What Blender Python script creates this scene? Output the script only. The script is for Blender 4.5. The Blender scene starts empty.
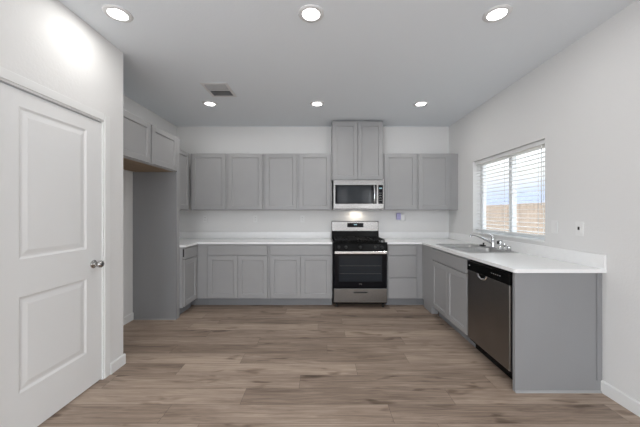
import bpy, bmesh, math, random
from mathutils import Vector, Matrix
random.seed(4)
scene = bpy.context.scene
C = scene.collection
PI = math.pi
# ------------------------------------------------------------------ camera
cam_d = bpy.data.cameras.new('camera'); cam = bpy.data.objects.new('camera', cam_d); C.objects.link(cam)
cam.location = (0, 0, 1.33); cam.rotation_euler = (PI/2, 0, 0)
cam_d.sensor_width = 36; cam_d.lens = 36*285/640
cam_d.shift_x = -1/640; cam_d.shift_y = -0.5/640
cam_d.clip_start = 0.05; cam_d.clip_end = 400
scene.camera = cam
# ------------------------------------------------------------------ view + world
vs = scene.view_settings
vs.view_transform = 'Standard'; vs.look = 'None'; vs.gamma = 1; vs.use_curve_mapping = False
vs.exposure = 0.0
W = bpy.data.worlds.new('sky'); scene.world = W; W.use_nodes = True
nt = W.node_tree; nt.nodes.clear()
wo = nt.nodes.new('ShaderNodeOutputWorld'); bg = nt.nodes.new('ShaderNodeBackground')
tc = nt.nodes.new('ShaderNodeTexCoord'); sep = nt.nodes.new('ShaderNodeSeparateXYZ')
rp = nt.nodes.new('ShaderNodeValToRGB'); ns = nt.nodes.new('ShaderNodeTexNoise'); ad = nt.nodes.new('ShaderNodeMath'); mu = nt.nodes.new('ShaderNodeMath')
ns.inputs['Scale'].default_value = 3.0; ns.inputs['Detail'].default_value = 4
mp = nt.nodes.new('ShaderNodeMapping'); mp.inputs['Scale'].default_value = (1, 1, 5)
nt.links.new(tc.outputs['Generated'], mp.inputs['Vector']); nt.links.new(mp.outputs[0], ns.inputs['Vector'])
nt.links.new(tc.outputs['Generated'], sep.inputs[0])
mu.operation = 'MULTIPLY_ADD'; nt.links.new(ns.outputs['Fac'], mu.inputs[0]); mu.inputs[1].default_value = 0.12; mu.inputs[2].default_value = -0.06
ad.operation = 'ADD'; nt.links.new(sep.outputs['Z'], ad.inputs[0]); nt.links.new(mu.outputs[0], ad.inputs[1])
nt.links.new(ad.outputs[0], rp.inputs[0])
e = rp.color_ramp.elements
e[0].position = 0.0; e[0].color = (0.66, 0.74, 0.92, 1)
e[1].position = 0.13; e[1].color = (1.0, 1.0, 1.0, 1)
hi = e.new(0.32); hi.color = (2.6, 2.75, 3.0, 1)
k = e.new(0.055); k.color = (0.70, 0.77, 0.95, 1)
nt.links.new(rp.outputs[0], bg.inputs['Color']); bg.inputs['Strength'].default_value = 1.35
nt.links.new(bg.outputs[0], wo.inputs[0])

def area(name, loc, rot, sx, sy, power, col=(1, 1, 1), spread=PI):
    d = bpy.data.lights.new(name, 'AREA'); d.shape = 'RECTANGLE'; d.size = sx; d.size_y = sy
    d.energy = power; d.color = col; d.spread = spread
    o = bpy.data.objects.new(name, d); o.location = loc; o.rotation_euler = rot; C.objects.link(o); return o
# daylight entering through the big glazed opening behind the camera and through the kitchen window, plus added side fill lamps
area('rear_window_daylight', (-1.9, -3.35, 1.25), (PI/2, 0, 0), 4.0, 2.1, 122, (0.92, 0.96, 1.0))
area('rear_strip_daylight', (.93, -3.35, 1.25), (PI/2, 0, 0), .34, 2.1, 4.5, (1, 0.97, .93))
area('rear_strip_daylight', (1.9, -3.35, 1.25), (PI/2, 0, 0), .3, 2.1, 4, (1, 0.97, .93))
area('side_fill', (-4.3, -1.6, 1.35), (0, -PI/2, 0), 1.9, 2.8, 26, (0.92, 0.96, 1.0))  # added fill lamp brightening the right wall; no window in the wall behind it
area('far_fill', (2.0, -2.2, 1.5), (0, PI/2, 0), 1.4, 1.6, 54, (0.92, 0.96, 1.0))  # added fill lamp for the pantry wall, set before solid wall without a window
_p = area('kitchen_window_portal', (2.32, 3.29, 1.55), (0, PI/2, 0), 1.05, 1.3, 1); _p.data.cycles.is_portal = True
CAN_POWER = 3.1
sun_d = bpy.data.lights.new('sun', 'SUN'); sun_d.energy = 1.1; sun_d.angle = 0.05; sun_d.color = (1, .95, .88)
sun = bpy.data.objects.new('sun', sun_d); sun.rotation_euler = (math.radians(35), math.radians(-40), 0); C.objects.link(sun)

# ------------------------------------------------------------------ materials
def mat(name, col, rough=0.5, metal=0.0, spec=0.5, bump=None, emit=None, var=None, coat=0):
    m = bpy.data.materials.new(name); m.use_nodes = True
    n = m.node_tree.nodes; L = m.node_tree.links; b = n['Principled BSDF']
    b.inputs['Base Color'].default_value = (*col, 1); b.inputs['Roughness'].default_value = rough
    b.inputs['Metallic'].default_value = metal; b.inputs['Specular IOR Level'].default_value = spec
    b.inputs['Coat Weight'].default_value = coat
    if emit: b.inputs['Emission Color'].default_value = (*emit[0], 1); b.inputs['Emission Strength'].default_value = emit[1]
    if bump or var:
        t = n.new('ShaderNodeTexCoord')
    if var:      # subtle procedural tone variation: (scale vector, amount)
        mpn = n.new('ShaderNodeMapping'); mpn.inputs['Scale'].default_value = var[0]
        nz = n.new('ShaderNodeTexNoise'); nz.inputs['Scale'].default_value = 1; nz.inputs['Detail'].default_value = 3
        L.new(t.outputs['Object'], mpn.inputs[0]); L.new(mpn.outputs[0], nz.inputs['Vector'])
        r = n.new('ShaderNodeValToRGB'); a = var[1]
        r.color_ramp.elements[0].position = .3; r.color_ramp.elements[1].position = .7
        r.color_ramp.elements[0].color = (*[c*(1-a) for c in col], 1)
        r.color_ramp.elements[1].color = (*[min(1, c*(1+a)) for c in col], 1)
        L.new(nz.outputs['Fac'], r.inputs[0]); L.new(r.outputs[0], b.inputs['Base Color'])
    if bump:     # (scale, strength, distance)
        nz = n.new('ShaderNodeTexNoise'); nz.inputs['Scale'].default_value = bump[0]; nz.inputs['Detail'].default_value = 2
        bp = n.new('ShaderNodeBump'); bp.inputs['Strength'].default_value = bump[1]; bp.inputs['Distance'].default_value = bump[2]
        L.new(t.outputs['Object'], nz.inputs['Vector']); L.new(nz.outputs['Fac'], bp.inputs['Height']); L.new(bp.outputs[0], b.inputs['Normal'])
    return m

M = {}
M['wall'] = mat('wall_paint', (.76, .755, .745), .75, bump=(55, .35, .004))
M['ceil'] = mat('ceiling_paint', (.82, .86, .895), .9, bump=(60, .25, .003))
M['trim'] = mat('trim_paint', (.80, .80, .79), .38, var=((3, 3, 3), .01))
M['door'] = mat('door_paint', (.80, .80, .795), .4, var=((2, 2, 2), .01))
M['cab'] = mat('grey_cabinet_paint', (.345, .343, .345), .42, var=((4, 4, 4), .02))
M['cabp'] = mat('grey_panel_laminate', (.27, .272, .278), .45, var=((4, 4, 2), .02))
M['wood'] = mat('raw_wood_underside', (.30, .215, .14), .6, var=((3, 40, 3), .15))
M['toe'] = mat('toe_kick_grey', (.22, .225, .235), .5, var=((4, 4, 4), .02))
M['quartz'] = mat('white_quartz', (.89, .89, .885), .22, var=((30, 30, 30), .015))
M['tile'] = mat('quartz_splash', (.90, .90, .895), .28, var=((25, 25, 25), .015))
M['steel'] = mat('brushed_steel', (.265, .258, .25), .24, 1.0, var=((2, 2, 160), .08))
M['handle'] = mat('light_handle_steel', (.60, .59, .58), .22, 1.0, var=((2, 2, 60), .04))  # lighter base colour than the brushed steel, nearly equal roughness
M['rack'] = mat('dim_rack_wire', (.09, .09, .09), .4, var=((9, 9, 9), .02))
M['steelx'] = mat('dark_brushed_steel', (.24, .225, .215), .34, 1.0, var=((3, 140, 2), .07))
M['sink'] = mat('sink_steel', (.50, .50, .50), .32, 1.0, var=((90, 4, 4), .06))
M['chrome'] = mat('chrome', (.75, .75, .76), .12, 1.0, var=((9, 9, 9), .02))
M['nickel'] = mat('satin_nickel', (.42, .41, .40), .22, 1.0, var=((9, 9, 9), .02))
M['black'] = mat('black_enamel', (.006, .006, .006), .15, spec=.06, var=((9, 9, 9), .05))
M['glass_b'] = mat('black_oven_glass', (.006, .006, .008), .06, spec=.12, var=((9, 9, 9), .05))
M['glass_w'] = mat('oven_window_glass', (.012, .016, .021), .08, spec=.3, var=((3, 3, 60), .12))
M['iron'] = mat('cast_iron', (.010, .010, .010), .5, spec=.2, bump=(200, .3, .001))
M['plastic'] = mat('white_plastic', (.80, .80, .79), .35, var=((9, 9, 9), .01))
M['blackp'] = mat('black_plastic', (.012, .012, .012), .4, var=((9, 9, 9), .05))
M['purple'] = mat('lilac_plastic', (.46, .43, .68), .4, var=((20, 20, 20), .05))
M['grey'] = mat('grey_mark', (.35, .35, .35), .4, var=((9, 9, 9), .02))
M['vinyl'] = mat('window_vinyl', (.78, .79, .80), .4, var=((9, 9, 9), .01))
M['slat'] = mat('blind_slat', (.80, .80, .79), .45, var=((2, 2, 2), .01))
M['lens'] = mat('lamp_lens', (.9, .9, .9), .4, emit=((1, .985, .96), 9.0))
M['led'] = mat('clock_display', (.01, .01, .01), .3, emit=((.45, .75, .85), .6))
M['fence'] = mat('cedar_fence', (.37, .285, .22), .8, var=((2, 6, 1.2), .15))
M['ground'] = mat('bare_ground', (.45, .40, .33), .95, var=((1, 1, 1), .2))
M['hill'] = mat('hill_with_haze', (.235, .26, .34), 1.0, var=((.02, .02, .05), .1))  # bluish distance haze is painted into the base colour
M['vdark'] = mat('vent_interior', (.05, .05, .055), .8, var=((9, 9, 9), .05))
M['louvre'] = mat('vent_louvre', (.42, .42, .42), .5, var=((9, 9, 9), .02))
M['ring'] = mat('light_trim', (.74, .74, .74), .5, var=((9, 9, 9), .01))

def glass():
    m = bpy.data.materials.new('window_glass'); m.use_nodes = True
    n = m.node_tree.nodes; L = m.node_tree.links; n.clear()
    o = n.new('ShaderNodeOutputMaterial'); mx = n.new('ShaderNodeMixShader'); t = n.new('ShaderNodeBsdfTransparent'); g = n.new('ShaderNodeBsdfGlossy')
    lw = n.new('ShaderNodeLayerWeight'); lw.inputs[0].default_value = .5
    pw = n.new('ShaderNodeMath'); pw.operation = 'POWER'; pw.inputs[1].default_value = 4
    f = n.new('ShaderNodeMath'); f.operation = 'MULTIPLY_ADD'; f.inputs[1].default_value = .5; f.inputs[2].default_value = .03
    L.new(lw.outputs['Facing'], pw.inputs[0]); L.new(pw.outputs[0], f.inputs[0]); g.inputs['Roughness'].default_value = .02
    t.inputs[0].default_value = (.95, .97, .97, 1)
    L.new(f.outputs[0], mx.inputs[0]); L.new(t.outputs[0], mx.inputs[1]); L.new(g.outputs[0], mx.inputs[2]); L.new(mx.outputs[0], o.inputs[0])
    return m
M['glass'] = glass()

def floor_mat():
    m = bpy.data.materials.new('vinyl_plank'); m.use_nodes = True
    n = m.node_tree.nodes; L = m.node_tree.links; b = n['Principled BSDF']
    t = n.new('ShaderNodeTexCoord')
    br = n.new('ShaderNodeTexBrick'); br.offset = 0; br.offset_frequency = 2; br.squash = 1
    br.inputs['Scale'].default_value = 1; br.inputs['Brick Width'].default_value = 1.5; br.inputs['Row Height'].default_value = .18
    br.inputs['Mortar Size'].default_value = .0014; br.inputs['Mortar Smooth'].default_value = .3; br.inputs['Bias'].default_value = 0
    br.inputs['Color1'].default_value = (0, 0, 0, 1); br.inputs['Color2'].default_value = (1, 1, 1, 1); br.inputs['Mortar'].default_value = (.5, .5, .5, 1)
    sx = n.new('ShaderNodeSeparateXYZ'); L.new(t.outputs['Object'], sx.inputs[0])
    dv = n.new('ShaderNodeMath'); dv.operation = 'DIVIDE'; dv.inputs[1].default_value = .18; L.new(sx.outputs[1], dv.inputs[0])
    fl = n.new('ShaderNodeMath'); fl.operation = 'FLOOR'; L.new(dv.outputs[0], fl.inputs[0])
    wn_ = n.new('ShaderNodeTexWhiteNoise'); wn_.noise_dimensions = '1D'; L.new(fl.outputs[0], wn_.inputs['W'])
    ma = n.new('ShaderNodeMath'); ma.operation = 'MULTIPLY_ADD'; ma.inputs[1].default_value = 1.5; L.new(wn_.outputs['Value'], ma.inputs[0]); L.new(sx.outputs[0], ma.inputs[2])
    cb = n.new('ShaderNodeCombineXYZ'); L.new(ma.outputs[0], cb.inputs[0]); L.new(sx.outputs[1], cb.inputs[1])
    L.new(cb.outputs[0], br.inputs['Vector'])
    # offset grain per plank
    cx = n.new('ShaderNodeCombineXYZ'); L.new(br.outputs['Color'], cx.inputs[0]); L.new(br.outputs['Color'], cx.inputs[2])
    sc = n.new('ShaderNodeVectorMath'); sc.operation = 'SCALE'; sc.inputs['Scale'].default_value = 13
    L.new(cx.outputs[0], sc.inputs[0])
    av = n.new('ShaderNodeVectorMath'); av.operation = 'ADD'; L.new(t.outputs['Object'], av.inputs[0]); L.new(sc.outputs[0], av.inputs[1])
    def noise(scale, detail, dist=0, rough=.5):
        mpn = n.new('ShaderNodeMapping'); mpn.inputs['Scale'].default_value = scale
        L.new(av.outputs[0], mpn.inputs[0])
        z = n.new('ShaderNodeTexNoise'); z.inputs['Scale'].default_value = 1; z.inputs['Detail'].default_value = detail
        z.inputs['Distortion'].default_value = dist; z.inputs['Roughness'].default_value = rough
        L.new(mpn.outputs[0], z.inputs['Vector']); return z
    g1 = noise((2.6, 42, 1), 7, .9, .66)     # long streaks
    g2 = noise((1.1, 7, 1), 3, .8)            # broad patches
    g3 = noise((3.2, 11, 1), 2, .4)             # knots
    def math_(op, a, b_, c_=None):
        q = n.new('ShaderNodeMath'); q.operation = op
        for i, v in enumerate((a, b_, c_)):
            if v is None: continue
            if isinstance(v, (int, float)): q.inputs[i].default_value = v
            else: L.new(v, q.inputs[i])
        return q.outputs[0]
    v = math_('MULTIPLY', g1.outputs['Fac'], .56)
    v = math_('MULTIPLY_ADD', g2.outputs['Fac'], .28, v)
    v = math_('MULTIPLY_ADD', br.outputs['Color'], .15, v)
    r = n.new('ShaderNodeValToRGB'); L.new(v, r.inputs[0])
    el = r.color_ramp.elements
    el[0].position = .33; el[0].color = (.17, .123, .093, 1)
    el[1].position = .62; el[1].color = (.48, .375, .295, 1)
    q = el.new(.48); q.color = (.325, .245, .19, 1)
    kr = n.new('ShaderNodeValToRGB'); L.new(g3.outputs['Fac'], kr.inputs[0])
    kr.color_ramp.elements[0].position = .61; kr.color_ramp.elements[0].color = (1, 1, 1, 1)
    kr.color_ramp.elements[1].position = .72; kr.color_ramp.elements[1].color = (.50, .46, .43, 1)
    mm = n.new('ShaderNodeMix'); mm.data_type = 'RGBA'; mm.blend_type = 'MULTIPLY'; mm.inputs[0].default_value = 1
    L.new(r.outputs[0], mm.inputs[6]); L.new(kr.outputs[0], mm.inputs[7])
    m2 = n.new('ShaderNodeMix'); m2.data_type = 'RGBA'; L.new(br.outputs['Fac'], m2.inputs[0]); L.new(mm.outputs[2], m2.inputs[6])
    m2.inputs[7].default_value = (.12, .09, .07, 1)
    L.new(m2.outputs[2], b.inputs['Base Color'])
    b.inputs['Roughness'].default_value = .48; b.inputs['Specular IOR Level'].default_value = .4
    bp = n.new('ShaderNodeBump'); bp.inputs['Strength'].default_value = .15; bp.inputs['Distance'].default_value = .002
    L.new(g1.outputs['Fac'], bp.inputs['Height']); L.new(bp.outputs[0], b.inputs['Normal'])
    return m
M['floor'] = floor_mat()

# ------------------------------------------------------------------ mesh helpers
class MB:
    def __init__(s): s.bm = bmesh.new()
    def box(s, x0, x1, y0, y1, z0, z1, bev=0, rot=None, seg=1):
        r = bmesh.ops.create_cube(s.bm, size=1)
        vs_ = r['verts']
        c = Vector(((x0+x1)/2, (y0+y1)/2, (z0+z1)/2)); d = (abs(x1-x0), abs(y1-y0), abs(z1-z0))
        for v in vs_:
            p = Vector((v.co.x*d[0], v.co.y*d[1], v.co.z*d[2]))
            if rot is not None: p = rot @ p
            v.co = p + c
        if bev:
            es = list({e for v in vs_ for e in v.link_edges})
            bmesh.ops.bevel(s.bm, geom=es, offset=bev, segments=seg, affect='EDGES', profile=.5)
        return s
    def prism(s, pts, axis, a0, a1, bev=0):
        """pts: 2-D polygon; axis 'x','y' or 'z' is the extrusion axis."""
        def P(p, a):
            return {'x': (a, p[0], p[1]), 'y': (p[0], a, p[1]), 'z': (p[0], p[1], a)}[axis]
        A = [s.bm.verts.new(P(p, a0)) for p in pts]; B = [s.bm.verts.new(P(p, a1)) for p in pts]
        n = len(pts)
        fs = [s.bm.faces.new(A), s.bm.faces.new(B[::-1])]
        for i in range(n): fs.append(s.bm.faces.new((A[i], B[i], B[(i+1) % n], A[(i+1) % n])))
        bmesh.ops.recalc_face_normals(s.bm, faces=fs)
        if bev: bmesh.ops.bevel(s.bm, geom=list({e for f in fs for e in f.edges}), offset=bev, segments=1, affect='EDGES')
        return s
    def lathe(s, prof, loc=(0, 0, 0), axis=(0, 0, 1), n=28):
        """prof: list of (radius, height) along axis."""
        q = Vector((0, 0, 1)).rotation_difference(Vector(axis)); loc = Vector(loc)
        rings = []
        for r, h in prof:
            if r < 1e-6: rings.append([s.bm.verts.new(q @ Vector((0, 0, h)) + loc)])
            else: rings.append([s.bm.verts.new(q @ Vector((r*math.cos(2*PI*i/n), r*math.sin(2*PI*i/n), h)) + loc) for i in range(n)])
        fs = []
        for a, b in zip(rings, rings[1:]):
            for i in range(n):
                j = (i+1) % n
                if len(a) == 1 and len(b) == 1: continue
                if len(a) == 1: fs.append(s.bm.faces.new((a[0], b[i], b[j])))
                elif len(b) == 1: fs.append(s.bm.faces.new((a[i], b[0], a[j])))
                else: fs.append(s.bm.faces.new((a[i], b[i], b[j], a[j])))
        bmesh.ops.recalc_face_normals(s.bm, faces=fs)
        for f in fs: f.smooth = True
        return s
    def tube(s, pts, rad, n=12):
        pts = [Vector(p) for p in pts]
        if not isinstance(rad, (list, tuple)): rad = [rad]*len(pts)
        rings = []; up = None
        for i, p in enumerate(pts):
            t = (pts[min(i+1, len(pts)-1)] - pts[max(i-1, 0)]).normalized()
            if up is None:
                up = t.orthogonal().normalized()
            up = (up - t*up.dot(t)).normalized(); w = t.cross(up)
            rings.append([s.bm.verts.new(p + rad[i]*(math.cos(2*PI*k/n)*up + math.sin(2*PI*k/n)*w)) for k in range(n)])
        fs = []
        for a, b in zip(rings, rings[1:]):
            for i in range(n): fs.append(s.bm.faces.new((a[i], a[(i+1) % n], b[(i+1) % n], b[i])))
        for f in fs: f.smooth = True
        fs.append(s.bm.faces.new(rings[0][::-1])); fs.append(s.bm.faces.new(rings[-1]))
        bmesh.ops.recalc_face_normals(s.bm, faces=fs)
        return s
    def build(s, name, m, parent=None, label=None):
        me = bpy.data.meshes.new(name); s.bm.to_mesh(me); s.bm.free()
        me.materials.append(m)
        o = bpy.data.objects.new(name, me); C.objects.link(o)
        if parent: o.parent = parent
        if label: o['label'] = label
        return o
def bez(pts, n=16):
    """smooth Catmull-Rom through points"""
    P = [Vector(p) for p in pts]; P = [2*P[0]-P[1]] + P + [2*P[-1]-P[-2]]; out = []
    for i in range(1, len(P)-2):
        for k in range(n):
            t = k/n; a, b, c, d = P[i-1], P[i], P[i+1], P[i+2]
            out.append(.5*((2*b)+(c-a)*t+(2*a-5*b+4*c-d)*t*t+(3*b-a-3*c+d)*t**3))
    out.append(P[-2]); return out
def thing(name, label, cat, loc=(0, 0, 0), rz=0, group=None):
    o = bpy.data.objects.new(name, None); C.objects.link(o); o.location = loc; o.rotation_euler = (0, 0, rz)
    o.empty_display_size = .1
    o['label'] = label; o['category'] = cat
    if group: o['group'] = group
    return o
def tag(o, label, cat, group=None):
    o['label'] = label; o['category'] = cat
    if group: o['group'] = group
    return o
def struct(o, label=None):
    o['kind'] = 'structure'
    if label: o['label'] = label
    return o

# ------------------------------------------------------------------ dimensions
XL, XN, XR, YB, H = -2.35, -1.74, 2.09, 4.65, 2.74      # alcove wall, pantry wall, right wall, back wall, ceiling
YP = 2.508                                              # pantry wall outer corner
YR = -3.45                                              # rear of the room
WY0, WY1, WZ0, WZ1 = 2.66, 3.92, 1.055, 2.03            # kitchen window opening
# ------------------------------------------------------------------ structure
struct(MB().box(-4.5, XR+.16, YR-.1, YB+.12, -.08, 0).build('floor', M['floor']), 'brown-grey wood look plank floor')
struct(MB().box(-4.5, XR+.16, YR-.1, YB+.12, H, H+.1).build('ceiling', M['ceil']), 'flat pale grey ceiling')
struct(MB().box(XL-.12, XR+.16, YB, YB+.12, 0, H).build('wall_back', M['wall']))
w = MB()
w.box(XR, XR+.16, YR, WY0, 0, H); w.box(XR, XR+.16, WY1, YB, 0, H)
w.box(XR, XR+.16, WY0, WY1, 0, WZ0); w.box(XR, XR+.16, WY0, WY1, WZ1, H)
struct(w.build('wall_right', M['wall']))
struct(MB().box(XL-.12, XL, YP, YB, 0, H).build('wall_left', M['wall']))
DY0, DY1, DZ = 1.500, 2.285, 2.065
w = MB()
w.box(XN-.12, XN, DY1, YP, 0, H); w.box(XN-.12, XN, .2, DY0, 0, H); w.box(XN-.12, XN, DY0, DY1, DZ, H)
w.box(XL-.12, XN-.12, YP-.12, YP, 0, H)
struct(w.build('wall_pantry', M['wall']), 'white textured pantry wall around the panelled door')
w = MB(); w.box(-4.5, XN-.12, .2, .32, 0, H); w.box(-4.5, -4.38, YR, .2, 0, H)
struct(w.build('wall_far_left', M['wall']))
w = MB(); w.box(-4.5, -3.9, YR-.1, YR, 0, H); w.box(.1, .76, YR-.1, YR, 0, H); w.box(1.1, 1.75, YR-.1, YR, 0, H); w.box(2.05, XR+.16, YR-.1, YR, 0, H)
for a_, b_ in ((-3.9, .1), (.76, 1.1), (1.75, 2.05)): w.box(a_, b_, YR-.1, YR, 2.3, H); w.box(a_, b_, YR-.1, YR, 0, .2)
struct(w.build('wall_rear', M['wall']))
# baseboards
def bb_profile(d, h=.09): return [(0, 0), (d, 0), (d, h-.008), (d*.6, h), (0, h)]
w = MB().prism([(XR, 0), (XR-.014, 0), (XR-.014, .082), (XR-.007, .09), (XR, .09)], 'y', YR, 2.115)
struct(w.build('baseboard_right', M['trim']))
w = MB().prism([(XN, 0), (XN+.014, 0), (XN+.014, .082), (XN+.007, .09), (XN, .09)], 'y', 2.345, YP+.012)
w.prism([(YP, 0), (YP+.014, 0), (YP+.014, .082), (YP+.007, .09), (YP, .09)], 'x', XL+.014, XN+.012)
w.prism([(XN, 0), (XN+.014, 0), (XN+.014, .082), (XN+.007, .09), (XN, .09)], 'y', .2, 1.44)
struct(w.build('baseboard_pantry', M['trim']))
w = MB().prism([(XL, 0), (XL+.014, 0), (XL+.014, .082), (XL+.007, .09), (XL, .09)], 'y', YP, 3.553)
struct(w.build('baseboard_left', M['trim']))
# ------------------------------------------------------------------ pantry door
dr = thing('door_1', 'white two-panel pantry door with satin nickel knob', 'door', (XN, DY0, 0)); dr['kind'] = 'structure'; del dr['category']
def loc_box(mb, x0, x1, y0, y1, z0, z1, bev=0): return mb.box(x0, x1, y0, y1, z0, z1, bev)
d = MB(); yw = DY1-DY0-.022; x1 = -.010; x0 = x1-.035; z0, z1 = .012, DZ-.02
ya, yb = .012, .012+yw-.0
pans = [(.15, yw-.135, .28, .84), (.15, yw-.135, 1.06, 1.95)]
pans = [(a+.0, b+.0, c, e_) for a, b, c, e_ in pans]
# stiles and rails with open panels, moulded sticking, raised field
d.box(x0, x1, ya, pans[0][0], z0, z1); d.box(x0, x1, pans[0][1], yb, z0, z1)
for a, b in ((z0, .28), (.84, 1.06), (1.95, z1)): d.box(x0, x1, pans[0][0], pans[0][1], a, b)
for (a, b, c, f) in pans:
    def ring(i, x):
        return [d.bm.verts.new((x, a+i, c+i)), d.bm.verts.new((x, b-i, c+i)), d.bm.verts.new((x, b-i, f-i)), d.bm.verts.new((x, a+i, f-i))]
    R = [ring(0, x1), ring(.014, x1-.007), ring(.026, x1-.007), ring(.052, x1-.002)]
    for p, q in zip(R, R[1:]):
        for i in range(4): d.bm.faces.new((p[i], p[(i+1) % 4], q[(i+1) % 4], q[i]))
    d.bm.faces.new(R[-1])
d.build('door_panel', M['door'], dr)
cs = MB()
CW = .058
cs.box(0, .008, -CW, .0, 0, DZ+CW, .003); cs.box(0, .008, DY1-DY0, DY1-DY0+CW, 0, DZ+CW, .003)
cs.box(0, .008, 0, DY1-DY0, DZ, DZ+CW, .003)
cs.box(-.12, 0, -.0, .009, 0, DZ); cs.box(-.12, 0, DY1-DY0-.009, DY1-DY0, 0, DZ); cs.box(-.12, 0, .009, DY1-DY0-.009, DZ-.012, DZ)
cs.build('door_casing', M['trim'], dr)
kn = MB(); ky, kz = 2.192-DY0, .937
kn.lathe([(0, 0), (.031, 0), (.032, .004), (.027, .009), (.011, .012), (.0105, .03), (.013, .034), (.023, .040), (.0275, .050), (.0275, .058), (.021, .068), (.010, .071), (0, .0715)], (x1, ky, kz), (1, 0, 0))
kn.build('door_knob', M['nickel'], dr, 'satin nickel door knob')

# ------------------------------------------------------------------ window
wn = thing('window_1', 'white vinyl slider window above the sink', 'window', (XR, WY0, WZ0)); wn['kind'] = 'structure'; del wn['category']
wy, wz = WY1-WY0, WZ1-WZ0
f = MB(); fx0, fx1 = .105, .155
f.box(fx0, fx1, .001, wy-.001, .001, .05, .004); f.box(fx0, fx1, .001, wy-.001, wz-.045, wz-.001, .004)
f.box(fx0, fx1, .001, .04, .05, wz-.045, .004); f.box(fx0, fx1, wy-.05, wy-.001, .05, wz-.045, .004)
f.build('window_frame', M['vinyl'], wn)
f = MB(); f.box(fx0-.01, fx1-.005, wy*.5-.028, wy*.5+.028, .05, wz-.045, .004); f.build('mullion', M['vinyl'], wn)
MB().box(.13, .134, .04, wy*.5-.028, .05, wz-.045).build('pane', M['glass'], wn)
MB().box(.13, .134, wy*.5+.028, wy-.05, .05, wz-.045).build('pane', M['glass'], wn)
MB().box(-.018, .105, .001, wy-.001, .0005, .016, .003).build('window_sill', M['trim'], wn)
# blind
bl = thing('window_blind', 'white horizontal slat blind hanging in the window over the sink', 'blind', (XR+.055, WY0, WZ0))
MB().box(-.030, .030, .008, wy-.008, wz-.045, wz-.002, .003).build('head_rail', M['slat'], bl)
s = MB(); n_s = 19; zt = wz-.07; zb = .085
for i in range(n_s):
    z = zt - (zt-zb)*i/(n_s-1)
    s.box(-.025, .025, .012, wy-.012, z-.0014, z+.0014, rot=Matrix.Rotation(math.radians(-2.5), 3, 'Y'))
s.build('slats', M['slat'], bl)
MB().box(-.026, .026, .010, wy-.010, .045, .062, .004).build('bottom_rail', M['slat'], bl)
for yy in (.12, .63, 1.14):
    c = MB()
    for xx in (-.026, .026): c.box(xx-.0012, xx+.0012, yy-.002, yy+.002, .06, wz-.045)
    c.build('ladder_cord', M['slat'], bl)
MB().tube([(-.034, .07, wz-.05), (-.034, .07, .35)], .004, 8).build('tilt_wand', M['slat'], bl)

# ------------------------------------------------------------------ outside
struct(MB().box(XR+.2, 60, -20, 60, -.35, -.25).build('ground', M['ground']))
fn = thing('fence', 'tan wooden board fence outside beyond the kitchen window', 'fence', (6.0, 3, -.25))
b = MB(); y = 0.0
while y < 14:
    hh = 1.86+random.uniform(-.008, .008)
    b.box(-.01, .01, y, y+.135, 0.03, hh, .003); y += .14
b.build('fence_boards', M['fence'], fn)
b = MB()
for z in (.35, 1.0, 1.6): b.box(.01, .05, 0, 14, z, z+.09)
b.build('rails', M['fence'], fn)
for i in range(6): MB().box(.05, .14, .3+i*2.44, .39+i*2.44, 0, 1.85).build('post', M['fence'], fn)
b = MB(); N = 60; pts = []
for i in range(N+1):
    yy = 20 + i*5; pts.append((yy, 9.5+3.2*math.sin(i*.23+.8)+1.2*math.sin(i*.71)+.5*math.sin(i*1.9)))
pts = [(20, -1)] + pts + [(20+N*5, -1)]
fr = [b.bm.verts.new((120, p[0], max(p[1], -.9))) for p in pts[1:-1]]
ft = [b.bm.verts.new((95, p[0], -.9)) for p in pts[1:-1]]; bk = [b.bm.verts.new((150, p[0], -.9)) for p in pts[1:-1]]
for i in range(len(fr)-1):
    b.bm.faces.new((ft[i], ft[i+1], fr[i+1], fr[i])); b.bm.faces.new((fr[i], fr[i+1], bk[i+1], bk[i]))
struct(b.build('hills', M['hill']))

# ------------------------------------------------------------------ cabinet builders (local: width +x, front faces -y, z up)
def shaker(x0, x1, z0, z1, fw=.058, t=.020):
    m = MB()
    m.box(x0, x0+fw, -t, -.0005, z0, z1, .0015); m.box(x1-fw, x1, -t, -.0005, z0, z1, .0015)
    m.box(x0+fw, x1-fw, -t, -.0005, z0, z0+fw, .0015); m.box(x0+fw, x1-fw, -t, -.0005, z1-fw, z1, .0015)
    # chamfered inner sticking, panel recessed
    a, b_, c, d_ = x0+fw, x1-fw, z0+fw, z1-fw
    def ring(i, y): return [m.bm.verts.new(p) for p in ((a+i, y, c+i), (b_-i, y, c+i), (b_-i, y, d_-i), (a+i, y, d_-i))]
    R = [ring(-.001, -t+.002), ring(.006, -t+.011)]
    for i in range(4): m.bm.faces.new((R[0][i], R[0][(i+1) % 4], R[1][(i+1) % 4], R[1][i]))
    m.bm.faces.new(R[1]); return m
def slab(x0, x1, z0, z1, t=.020): return MB().box(x0, x1, -t, -.0005, z0, z1, .002)
TK, CT = .115, .890
def base_cab(label, w_, loc, rz, fronts, group=None, depth=.595, hollow=False, name='base_cabinet'):
    r = thing(name, label, 'cabinet', loc, rz, group)
    m = MB()
    if hollow:
        m.box(0, .018, 0, depth, TK, CT); m.box(w_-.018, w_, 0, depth, TK, CT); m.box(.018, w_-.018, 0, depth, TK, TK+.018)
        m.box(.018, w_-.018, depth-.012, depth, TK, CT); m.box(.018, w_-.018, 0, .018, TK, CT)
    else: m.box(0, w_, 0, depth, TK, CT)
    m.build('carcass', M['cab'], r)
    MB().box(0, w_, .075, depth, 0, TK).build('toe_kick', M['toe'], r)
    add_fronts(r, fronts); return r
def add_fronts(r, fronts):
    for k_, a, b_, c, d_ in fronts:
        if k_ == 'door': shaker(a, b_, c, d_).build('cabinet_door', M['cab'], r)
        else: slab(a, b_, c, d_).build('drawer_front' if k_ == 'drawer' else 'false_front', M['cab'], r)
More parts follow.
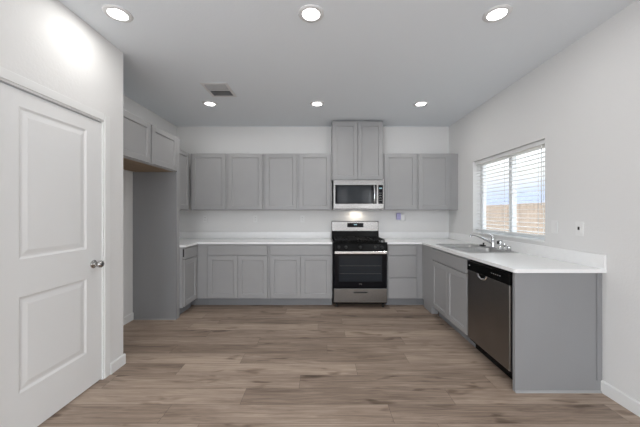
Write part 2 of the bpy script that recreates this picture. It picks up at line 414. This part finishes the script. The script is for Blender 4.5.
def wall_cab(label, w_, z0, z1, loc, rz, fronts, group=None, depth=.31, under='cab', fill=None):
    r = thing('wall_cabinet', label, 'cabinet', (loc[0], loc[1], z0), rz, group)
    MB().box(0, w_, 0, depth, 0, z1-z0).build('carcass', M['cab'], r)
    if under == 'wood': MB().box(.02, w_-.02, .02, depth-.01, -.004, .0).build('underside', M['wood'], r, 'raw tan wood underside')
    if fill: MB().box(fill[0], fill[1], .004, .03, 0, z1-z0).build('filler_strip', M['cab'], r)
    for k_, a, b_, c, d_ in fronts: shaker(a, b_, c-z0, d_-z0).build('cabinet_door', M['cab'], r)
    return r
FY = 4.05       # face of back base carcasses
def two_door(w_): return [('drawer', .018, w_-.022, .738, .872), ('door', .018, w_/2-.003, .128, .722), ('door', w_/2+.001, w_-.022, .128, .722)]
base_cab('grey two-door base cabinet on the back wall beside the left corner', .878, (-1.615, FY, 0), 0, two_door(.878), 'base cabinets on the back wall')
base_cab('grey two-door base cabinet directly left of the range', .895, (-.735, FY, 0), 0, two_door(.895), 'base cabinets on the back wall')
base_cab('grey blind corner base filling the left back corner', .731, (XL+.002, FY, 0), 0, [], name='corner_cabinet', depth=.592)
base_cab('grey three-drawer base cabinet directly right of the range', .425, (.937, FY, 0), 0,
         [('drawer', .012, .418, .738, .872), ('drawer', .012, .418, .425, .722), ('drawer', .012, .418, .128, .409)])
base_cab('grey blind corner base filling the right back corner', .72, (1.364, FY, 0), 0, [], name='corner_cabinet', depth=.592)
lb = base_cab('narrow grey base cabinet on the left, between tall panel and corner', .405, (-1.77, 3.642, 0), PI/2,
         [('drawer', .022, .385, .738, .872), ('door', .022, .385, .128, .722)], depth=.555)
MB().box(.006, .020, -.012, -.0005, .765, .865, .002).build('drawer_edge_strip', M['blackp'], lb, 'small black strip at the drawer edge')  # narrow black strip beside the drawer front
# right run, faces -X, face of carcass at 1.45
base_cab('grey sink base cabinet under the sink, left of the dishwasher', .895, (1.452, 3.69, 0), -PI/2,
         [('false', .012, .885, .738, .872), ('door', .012, .445, .128, .722), ('door', .450, .885, .128, .722)], hollow=True, depth=.63)
tag(MB().box(1.440, 1.460, 3.692, FY-.002, TK, CT).box(1.460, 1.545, 3.76, FY-.002, 0, TK).build('corner_filler', M['cab']), 'narrow plain grey filler left of the sink base in the right corner', 'cabinet filler')
# end panel
ep = thing('end_panel', 'plain grey cabinet end panel facing the camera, right of dishwasher', 'cabinet panel', (1.44, 2.115, 0))
MB().box(0, .648, 0, .028, 0, CT, .001).build('panel', M['cabp'], ep)
MB().box(.610, .604, -.008, -.0003, .092, CT, .001).build('scribe_strip', M['cabp'], ep)
MB().prism([(0, 0), (-.013, 0), (-.012, .007), (-.006, .013), (0, .015)], 'x', 0.0, .634).build('shoe_molding', M['cab'], ep)
# tall fridge panel
tp = thing('tall_panel', 'tall grey panel closing the fridge space on the left', 'cabinet panel', (XL+.002, 3.555, 0))
MB().box(0, .541, 0, .019, 0, 1.84).build('panel', M['cabp'], tp)
MB().box(.523, .541, .019, .083, 0, 2.285).build('front_stile', M['cab'], tp)
MB().prism([(0, 0), (-.010, 0), (-.009, .006), (-.005, .010), (0, .012)], 'x', 0.016, .541).build('shoe_molding', M['cab'], tp)

# ------------------------------------------------------------------ wall cabinets
UY = 4.34
UZ0, UZ1 = 1.375, 2.235
def upd(w_, a=.022): return [('door', a, w_/2-.02, UZ0+.012, UZ1-.008), ('door', w_/2+.018, w_-.022, UZ0+.012, UZ1-.008)]
wall_cab('grey two-door wall cabinet at the left end of the back wall', 1.115, UZ0, UZ1, (-1.985, UY), 0, upd(1.115), 'wall cabinets on the back wall', .308)
wall_cab('grey two-door wall cabinet just left of the microwave', 1.033, UZ0, UZ1, (-.868, UY), 0, upd(1.033), 'wall cabinets on the back wall', .308)
wall_cab('grey two-door wall cabinet right of the microwave, by the window', 1.018, UZ0, UZ1, (.947, UY), 0,
         [('door', .015, .500, UZ0+.012, UZ1-.008), ('door', .530, 1.005, UZ0+.012, UZ1-.008)], 'wall cabinets on the back wall', .308, fill=(1.018, 1.141))
wall_cab('taller grey two-door wall cabinet above the microwave reaching the ceiling', .773, 1.825, 2.722, (.169, UY-.015), 0,
         [('door', .012, .383, 1.835, 2.705), ('door', .389, .760, 1.835, 2.705)], None, .323)
wall_cab('narrow grey wall cabinet on the left wall behind the tall panel', .66, UZ0, UZ1, (-2.005, 3.645), PI/2,
         [('door', .02, .640, UZ0+.012, UZ1-.008)], None, .323)
fcab = wall_cab('deep grey two-door cabinet above the empty fridge space', 1.060, 1.845, 2.285, (-1.822, 2.512), PI/2,
         [('door', .008, .505, 1.856, 2.275), ('door', .535, 1.05, 1.856, 2.275)], None, .506, under='wood')
# ------------------------------------------------------------------ countertops (z .885-.915) with splash
Z0, Z1 = .891, .919
cl = thing('countertop', 'white quartz countertop left of the range', 'countertop', (0, 0, Z0))
m = MB(); h = Z1-Z0
m.box(XL+.001, -1.725, 3.64, 4.01, 0, h, .002); m.box(XL+.001, .160, 4.01, YB-.001, 0, h, .002)
m.build('slab', M['quartz'], cl)
m = MB(); m.box(XL+.001, .160, YB-.018, YB-.001, h, h+.103, .001); m.box(XL+.001, XL+.018, 3.64, YB-.018, h, h+.103, .001)
m.build('backsplash', M['tile'], cl)
SX0, SX1, SY0, SY1 = 1.515, 2.035, 2.935, 3.755
cr = thing('countertop', 'white quartz countertop right of the range, holding the sink', 'countertop', (0, 0, Z0))
m = MB(); g = .015
xe = 1.42; ye = 2.085
m.box(.932, xe, 4.01, YB-.001, 0, h)
m.prism([(xe, YB-.001), (xe, ye+.015), (xe+.015, ye), (XR-.001, ye), (XR-.001, SY0+g), (SX0+g, SY0+g), (SX0+g, SY1-g), (XR-.001, SY1-g), (XR-.001, YB-.001)], 'z', 0, h)
m.box(SX1-g, XR-.001, SY0+g, SY1-g, 0, h)
m.build('slab', M['quartz'], cr)
m = MB(); m.box(.932, XR-.001, YB-.018, YB-.001, h, h+.103, .001); m.box(XR-.018, XR-.001, ye, YB-.018, h, h+.103, .001)
m.build('backsplash', M['tile'], cr)

# ------------------------------------------------------------------ sink
sk = thing('kitchen_sink', 'stainless double bowl drop-in sink in the right countertop', 'sink', (0, 0, Z1))
m = MB(); t = .003
ledge = .075
bx0, bx1 = SX0+.028, SX1-ledge; ym = (SY0+SY1)/2
bowls = [(SY0+.028, ym-.016), (ym+.016, SY1-.028)]
m.box(SX0, bx0, SY0, SY1, .0005, .005, .0015); m.box(bx1, SX1, SY0, SY1, .0005, .005, .0015)
m.box(bx0, bx1, SY0, bowls[0][0], .0005, .005, .0015); m.box(bx0, bx1, bowls[1][1], SY1, .0005, .005, .0015)
m.box(bx0, bx1, bowls[0][1], bowls[1][0], -.01, .004, .0015)
m.build('rim', M['sink'], sk)
for (a, b_) in bowls:
    m = MB()
    def rr(i, z, r_=.05):
        pts = []
        for cx_, cy_, a0 in ((bx1-r_, b_-r_, 0), (bx0+r_, b_-r_, 90), (bx0+r_, a+r_, 180), (bx1-r_, a+r_, 270)):
            for k_ in range(6):
                an = math.radians(a0+k_*18); pts.append(m.bm.verts.new((cx_+(r_-i)*math.cos(an), cy_+(r_-i)*math.sin(an), z)))
        return pts
    R = [rr(-.002, .002), rr(.004, -.008), rr(.010, -.14), rr(.03, -.165), rr(.045, -.168)]
    for p, q in zip(R, R[1:]):
        for i in range(len(p)):
            f_ = m.bm.faces.new((p[i], p[(i+1) % len(p)], q[(i+1) % len(p)], q[i])); f_.smooth = True
    m.bm.faces.new(R[-1])
    m.build('bowl', M['sink'], sk)
    MB().lathe([(0, -.166), (.030, -.166), (.045, -.163), (.047, -.167)], ((bx0+bx1)/2, (a+b_)/2, 0)).build('drain', M['chrome'], sk)
fc = thing('faucet', 'chrome single-lever kitchen faucet behind the sink', 'faucet', (1.998, 3.31, Z1+.005))
m = MB(); m.box(-.026, .026, -.12, .12, 0, .010, .008, seg=2); m.build('base_plate', M['chrome'], fc)
m = MB(); m.lathe([(0, .008), (.026, .008), (.024, .02), (.021, .06), (.022, .085), (.024, .10), (.022, .12), (.012, .132), (0, .134)]); m.build('body', M['chrome'], fc)
m = MB(); m.tube(bez([(-.012, 0, .055), (-.07, 0.005, .090), (-.15, .01, .130), (-.21, .015, .150), (-.245, .018, .148), (-.255, .019, .128)], 8), [.014]*16+[.0115]*25, 14); m.build('spout', M['chrome'], fc)
m = MB(); m.tube(bez([(.005, 0, .128), (-.02, .01, .150), (-.07, .03, .168), (-.13, .05, .165)], 6), [.009]*7+[.0065]*12, 10); m.build('lever_handle', M['chrome'], fc)
sp = thing('side_sprayer', 'chrome side sprayer standing right of the faucet body', 'sprayer', (1.998, 3.175, Z1+.005))
MB().lathe([(0, 0), (.024, 0), (.022, .012), (.015, .02), (.015, .045), (.019, .06), (.019, .095), (.014, .105), (0, .107)]).build('spray_head', M['chrome'], sp)
MB().box(-.036, -.016, -.008, .008, .06, .095, .003).build('spray_lever', M['blackp'], sp)
sd = thing('soap_dispenser', 'chrome soap dispenser between sprayer and air gap cap', 'soap dispenser', (1.998, 3.10, Z1+.005))
MB().lathe([(0, 0), (.02, 0), (.019, .008), (.012, .012), (.011, .05), (.014, .052), (.014, .068), (0, .07)]).build('pump', M['chrome'], sd)
MB().tube([(0, 0, .062), (-.03, 0, .066), (-.06, 0, .060)], .005, 8).build('nozzle', M['chrome'], sd)
tag(MB().lathe([(0, 0), (.022, 0), (.021, .045), (.017, .055), (0, .057)], (1.998, 3.03, Z1+.005)).build('air_gap_cap', M['chrome']), 'short chrome air gap cap, nearest of the fittings on the sink ledge', 'air gap')
st = thing('sink_stopper', 'small black stopper lying on the sink ledge left of the faucet', 'stopper', (1.99, 3.49, Z1+.005))
MB().lathe([(0, 0), (.026, 0), (.028, .006), (.026, .012), (.008, .016), (.007, .03), (.011, .034), (.011, .042), (0, .043)]).build('plug', M['blackp'], st)
MB().box(-.045, -.006, -.012, .012, .0, .022, .004).build('tab', M['blackp'], st)

# ------------------------------------------------------------------ dishwasher (faces -X)
dw = thing('dishwasher', 'dark stainless dishwasher with black top control strip', 'dishwasher', (1.452, 2.788, 0), -PI/2)
ww = .640
MB().box(.004, ww-.004, .002, .60, .10, .875).build('tub_body', M['black'], dw)
MB().box(.004, ww-.004, .06, .10, .012, .10).build('toe_panel', M['black'], dw)
MB().box(.012, ww-.014, -.024, .001, .128, .778, .004, seg=2).build('door_front', M['steelx'], dw)
MB().box(.008, ww-.010, -.027, .001, .780, .872, .006, seg=2).build('control_panel', M['black'], dw)
m = MB(); cxh, cz = .26, .782
rings = []
for r_, y_ in ((.078, -.0245), (.074, -.030), (.060, -.0305), (.050, -.025)):
    rings.append([m.bm.verts.new((cxh+r_*math.cos(PI+PI*i/20), y_, cz+r_*.62*math.sin(PI+PI*i/20))) for i in range(21)])
for p, q in zip(rings, rings[1:]):
    for i in range(20): m.bm.faces.new((p[i], p[i+1], q[i+1], q[i])).smooth = True
m.build('handle_bezel', M['chrome'], dw, 'bright curved pocket handle bezel')
m = MB(); m.prism([(cxh+.05*math.cos(PI+PI*i/16), cz+.05*.62*math.sin(PI+PI*i/16)) for i in range(17)], 'y', -.0255, -.0235); m.build('handle_pocket', M['black'], dw)
MB().box(ww-.0135, ww-.006, -.020, .001, .128, .778, .001).build('edge_trim', M['steel'], dw)
for i in range(5): MB().box(.40+i*.028, .412+i*.028, -.0276, -.0268, .826, .832).build('button', M['grey'], dw)
MB().box(.045, .062, -.0276, -.0268, .824, .834).build('brand_badge', M['grey'], dw)

# ------------------------------------------------------------------ gas range
rg = thing('gas_range', 'stainless and black gas range in the middle of the back wall', 'range', (.174, 3.99, 0))
rw = .756
MB().box(.002, rw-.002, .035, .655, .05, .895).build('body', M['black'], rg)
MB().box(.0, rw, .0, .655, .895, .918, .006, seg=2).build('cooktop', M['black'], rg)
MB().prism([(.03, .80), (.0, .80), (-.006, .815), (.0, .893), (.03, .893)], 'x', 0, rw).build('control_panel', M['black'], rg)
for kx in (.075, .175, .378, .58, .68):
    kb = MB().lathe([(0, 0), (.024, 0), (.024, .006), (.019, .009), (.018, .028), (.015, .031), (0, .031)], (kx, -.004, .852), (0, -1, .05), 20)
    kb.box(kx-.004, kx+.004, -.042, -.030, .836, .868, .001)
    kb.build('burner_knob', M['blackp'], rg)
MB().box(.004, rw-.004, .0, .034, .283, .795, .005, seg=2).build('oven_door', M['glass_b'], rg)
MB().box(.075, rw-.075, -.0025, .001, .370, .735, .001).build('oven_window', M['glass_w'], rg)
m = MB()
for z in (.48, .59): m.box(.09, rw-.09, -.0032, -.0024, z, z+.0025)
m.build('oven_rack_lines', M['rack'], rg)
m = MB(); m.box(.014, rw-.014, -.064, -.038, .762, .803, .009, seg=3)
for xx in (.03, rw-.055): m.box(xx, xx+.025, -.045, .002, .765, .790, .003)
m.build('oven_handle', M['handle'], rg)
m = MB(); m.lathe([(.018, 0), (.022, .001), (.022, .0015), (.018, .002), (.018, 0)], (rw/2, -.0005, .335), (0, -1, 0)); m.bm.verts.ensure_lookup_table()
for v in m.bm.verts: v.co.z = .335+(v.co.z-.335)*.45
m.box(rw/2-.016, rw/2+.016, -.0022, -.001, .333, .337)
m.build('emblem', M['steel'], rg, 'small silver oval emblem')
MB().box(.004, rw-.004, -.002, .034, .075, .272, .005, seg=2).build('storage_drawer', M['steel'], rg)
m = MB().prism([(.27, .226), (.49, .226), (.46, .208), (.30, .208)], 'y', -.0035, -.0015); m.build('drawer_pull', M['blackp'], rg)
for xx in (.03, rw-.07):
    for yy in (.06, .58): MB().lathe([(0, 0), (.02, 0), (.02, .008), (.01, .012), (.01, .05)], (xx+.02, yy, 0), n=14).build('foot', M['blackp'], rg)
# backguard
MB().prism([(.60, .918), (.655, .918), (.655, 1.200), (.625, 1.200), (.615, 1.190), (.608, 1.05)], 'x', 0, rw, .002).build('backguard', M['black'], rg)
MB().prism([(.606, 1.042), (.6095, 1.042), (.6255, 1.196), (.609, 1.190)], 'x', .004, rw-.004).build('backguard_panel', M['steel'], rg)
MB().prism([(.6055, 1.105), (.6075, 1.100), (.6105, 1.168), (.6055, 1.168)], 'x', .25, .51).build('display', M['glass_b'], rg)
MB().box(.355, .405, .6035, .6055, 1.135, 1.150).build('clock_digits', M['led'], rg)
# burners and grates
for bx, by in ((.19, .16), (.19, .44), (.566, .16), (.566, .44), (.378, .30)):
    MB().lathe([(0, 0), (.050, 0), (.048, .010), (.034, .012), (.034, .020), (.030, .023), (0, .024)], (bx, by, .918), n=20).build('burner', M['iron'], rg)
for gx0, gx1 in ((.03, .365), (.391, .726)):
    m = MB(); zt_ = .950; t_ = .007
    for yy in (.04, .30, .56): m.box(gx0, gx1, yy-t_, yy+t_, zt_-.008, zt_+.006, .002)
    for xx in (gx0+t_, (gx0+gx1)/2, gx1-t_): m.box(xx-t_, xx+t_, .04, .56, zt_-.008, zt_+.006, .002)
    for yy in (.17, .43):
        m.box(gx0, gx0+.12, yy-t_*.8, yy+t_*.8, zt_-.006, zt_+.010, .002); m.box(gx1-.12, gx1, yy-t_*.8, yy+t_*.8, zt_-.006, zt_+.010, .002)
    for xx in (gx0+t_, gx1-t_):
        for yy in (.047, .30, .553): m.box(xx-t_, xx+t_, yy-t_, yy+t_, .9178, zt_)
    m.build('grate', M['iron'], rg)

# ------------------------------------------------------------------ microwave
mw = thing('microwave', 'stainless over-the-range microwave with black window', 'microwave', (.184, 4.245, 1.385))
mww, mh = .756, .438
MB().box(0, mww, .03, .40, .0, mh).build('body', M['steel'], mw)
MB().box(.0, mww, .0, .029, .012, mh, .005, seg=2).build('door_front', M['steel'], mw)
MB().box(.028, .645, -.002, .001, .082, mh-.075, .001).build('door_window', M['glass_b'], mw)
MB().box(.060, .56, -.0028, -.0018, .10, mh-.095).build('window_mesh', M['glass_w'], mw)
MB().box(.668, .738, -.002, .001, .082, mh-.075, .001).build('control_panel', M['glass_b'], mw)
MB().box(.682, .724, -.0028, -.0018, .305, .322).build('clock_digits', M['led'], mw)
for i in range(4):
    for j in range(3): MB().box(.684+j*.015, .692+j*.015, -.0026, -.0018, .13+i*.036, .136+i*.036).build('key', M['grey'], mw)
m = MB(); m.tube(bez([(.604, -.004, .095), (.604, -.034, .115), (.604, -.045, .22), (.604, -.034, mh-.105), (.604, -.004, mh-.085)], 8), .012, 14); m.build('door_handle', M['chrome'], mw, 'polished vertical bow handle')
MB().box(.02, mww-.02, .03, .38, -.006, .0).build('vent_grille', M['blackp'], mw)
MB().box(.30, .40, -.0012, .001, mh-.045, mh-.038).build('brand_mark', M['grey'], mw)
ml = bpy.data.lights.new('microwave_task_light', 'AREA'); ml.size = .12; ml.energy = .8; ml.color = (1, .9, .75)
mlo = bpy.data.objects.new('task_light', ml); mlo.location = (.378, .28, -.012); mlo.parent = mw; C.objects.link(mlo)

# ------------------------------------------------------------------ plates and plug-in
def plate(name, label, loc, rz, kind):
    r = thing(name, label, 'wall plate', loc, rz, 'white wall plates')
    MB().box(-.035, .035, -.007, -.0005, -.0575, .0575, .002).build('cover_plate', M['plastic'], r)
    if kind == 'outlet':
        for z in (-.02, .02):
            MB().box(-.017, .017, -.009, -.007, z-.014, z+.014, .003).build('socket', M['plastic'], r)
        for z in (-.02, .02):
            for x in (-.006, .006): MB().box(x-.0012, x+.0012, -.0094, -.0089, z-.004, z+.006).build('socket_slot', M['blackp'], r)
    elif kind == 'gfci':
        MB().box(-.017, .017, -.010, -.007, -.034, .034, .002).build('socket', M['plastic'], r)
        MB().box(-.010, .008, -.0115, -.0098, -.012, .014, .001).build('dark_insert', M['blackp'], r)
    else:
        MB().box(-.017, .017, -.010, -.007, -.034, .034, .002).build('rocker', M['plastic'], r)
    return r
plate('wall_outlet', 'white outlet plate on the splash wall, nearest the left corner', (-1.89, YB, 1.235), 0, 'outlet')
plate('wall_outlet', 'white outlet plate on the back wall, middle of the three left of the range', (-1.07, YB, 1.235), 0, 'outlet')
plate('wall_outlet', 'white outlet plate on the back wall closest to the left side of the range', (-.30, YB, 1.235), 0, 'outlet')
plate('wall_switch', 'white switch plate on the right wall, nearer the window', (XR, 2.545, 1.205), -PI/2, 'switch')
plate('wall_outlet', 'white outlet plate with a dark insert on the right wall, farther from window', (XR, 2.30, 1.205), -PI/2, 'gfci')
pf = thing('air_freshener', 'white and lilac plug-in freshener on wall right of range', 'air freshener', (1.30, YB, 1.27))
MB().box(-.035, .035, -.006, -.0005, -.085, .04, .002).build('outlet_plate', M['plastic'], pf)
MB().box(-.012, .060, -.055, -.006, -.070, .05, .014, seg=3).build('plug_body', M['plastic'], pf)
MB().box(-.080, -.010, -.060, -.010, -.050, .062, .016, seg=3).build('scent_bottle', M['purple'], pf, 'lilac scent bottle')

# ------------------------------------------------------------------ ceiling lights and vent
LP = [(-1.435, .35, None), (-1.435, -1.6, None), (1.244, -1.6, None),(-1.435, 2.014, 'recessed ceiling light nearest the pantry wall, front row left'), (-.07, 2.014, 'recessed ceiling light in the middle of the front row'), (1.244, 2.014, 'recessed ceiling light at the right of the front row'),
      (-1.43, 3.67, 'recessed ceiling light beside the air vent, back row left'), (-.05, 3.67, 'recessed ceiling light in the middle of the back row'), (1.287, 3.67, 'recessed ceiling light at the right of the back row')]
for i, (x, y, lb_) in enumerate(LP):
    l = bpy.data.lights.new('can', 'AREA'); l.shape = 'DISK'; l.size = .12; l.energy = CAN_POWER; l.color = (1, .98, .95)
    if lb_ is None:
        lo = bpy.data.objects.new('can_light', l); lo.location = (x, y, H-.014); C.objects.link(lo); continue
    t_ = thing('ceiling_light', 'small round white ' + lb_, 'ceiling light', (x, y, H), 0, 'recessed ceiling lights')
    MB().lathe([(.062, -.009), (.070, -.011), (.088, -.006), (.092, -.0005), (.061, -.0005), (.062, -.009)], n=40).build('trim_ring', M['ring'], t_)
    MB().lathe([(0, -.0045), (.045, -.0045), (.062, -.0035), (.062, -.001), (0, -.001)], n=40).build('lens', M['lens'], t_)
    lo = bpy.data.objects.new('can_light', l); lo.location = (0, 0, -.014); lo.parent = t_; C.objects.link(lo)
vt = thing('ceiling_vent', 'square white ceiling air vent with dark louvres', 'vent', (-1.165, 3.265, H))
m = MB(); a, b_ = .148, .185
m.box(-a, a, -b_, -b_+.034, -.006, -.0005, .002); m.box(-a, a, b_-.034, b_, -.006, -.0005, .002)
m.box(-a, -a+.034, -b_+.034, b_-.034, -.006, -.0005, .002); m.box(a-.034, a, -b_+.034, b_-.034, -.006, -.0005, .002)
m.box(-a+.034, a-.034, -.012, .012, -.006, -.0005, .001)
m.build('frame', M['ring'], vt)
MB().box(-a+.034, a-.034, -b_+.034, b_-.034, -.0015, -.0003).build('backing', M['vdark'], vt)
m = MB()
for sgn, y0 in ((-1, -b_+.044), (1, .020)):
    for i in range(8):
        yy = y0+i*.0165
        m.box(-a+.035, a-.035, yy-.007, yy+.007, -.0075, -.0065, rot=Matrix.Rotation(math.radians(38*sgn), 3, 'X'))
m.build('louvres', M['louvre'], vt)
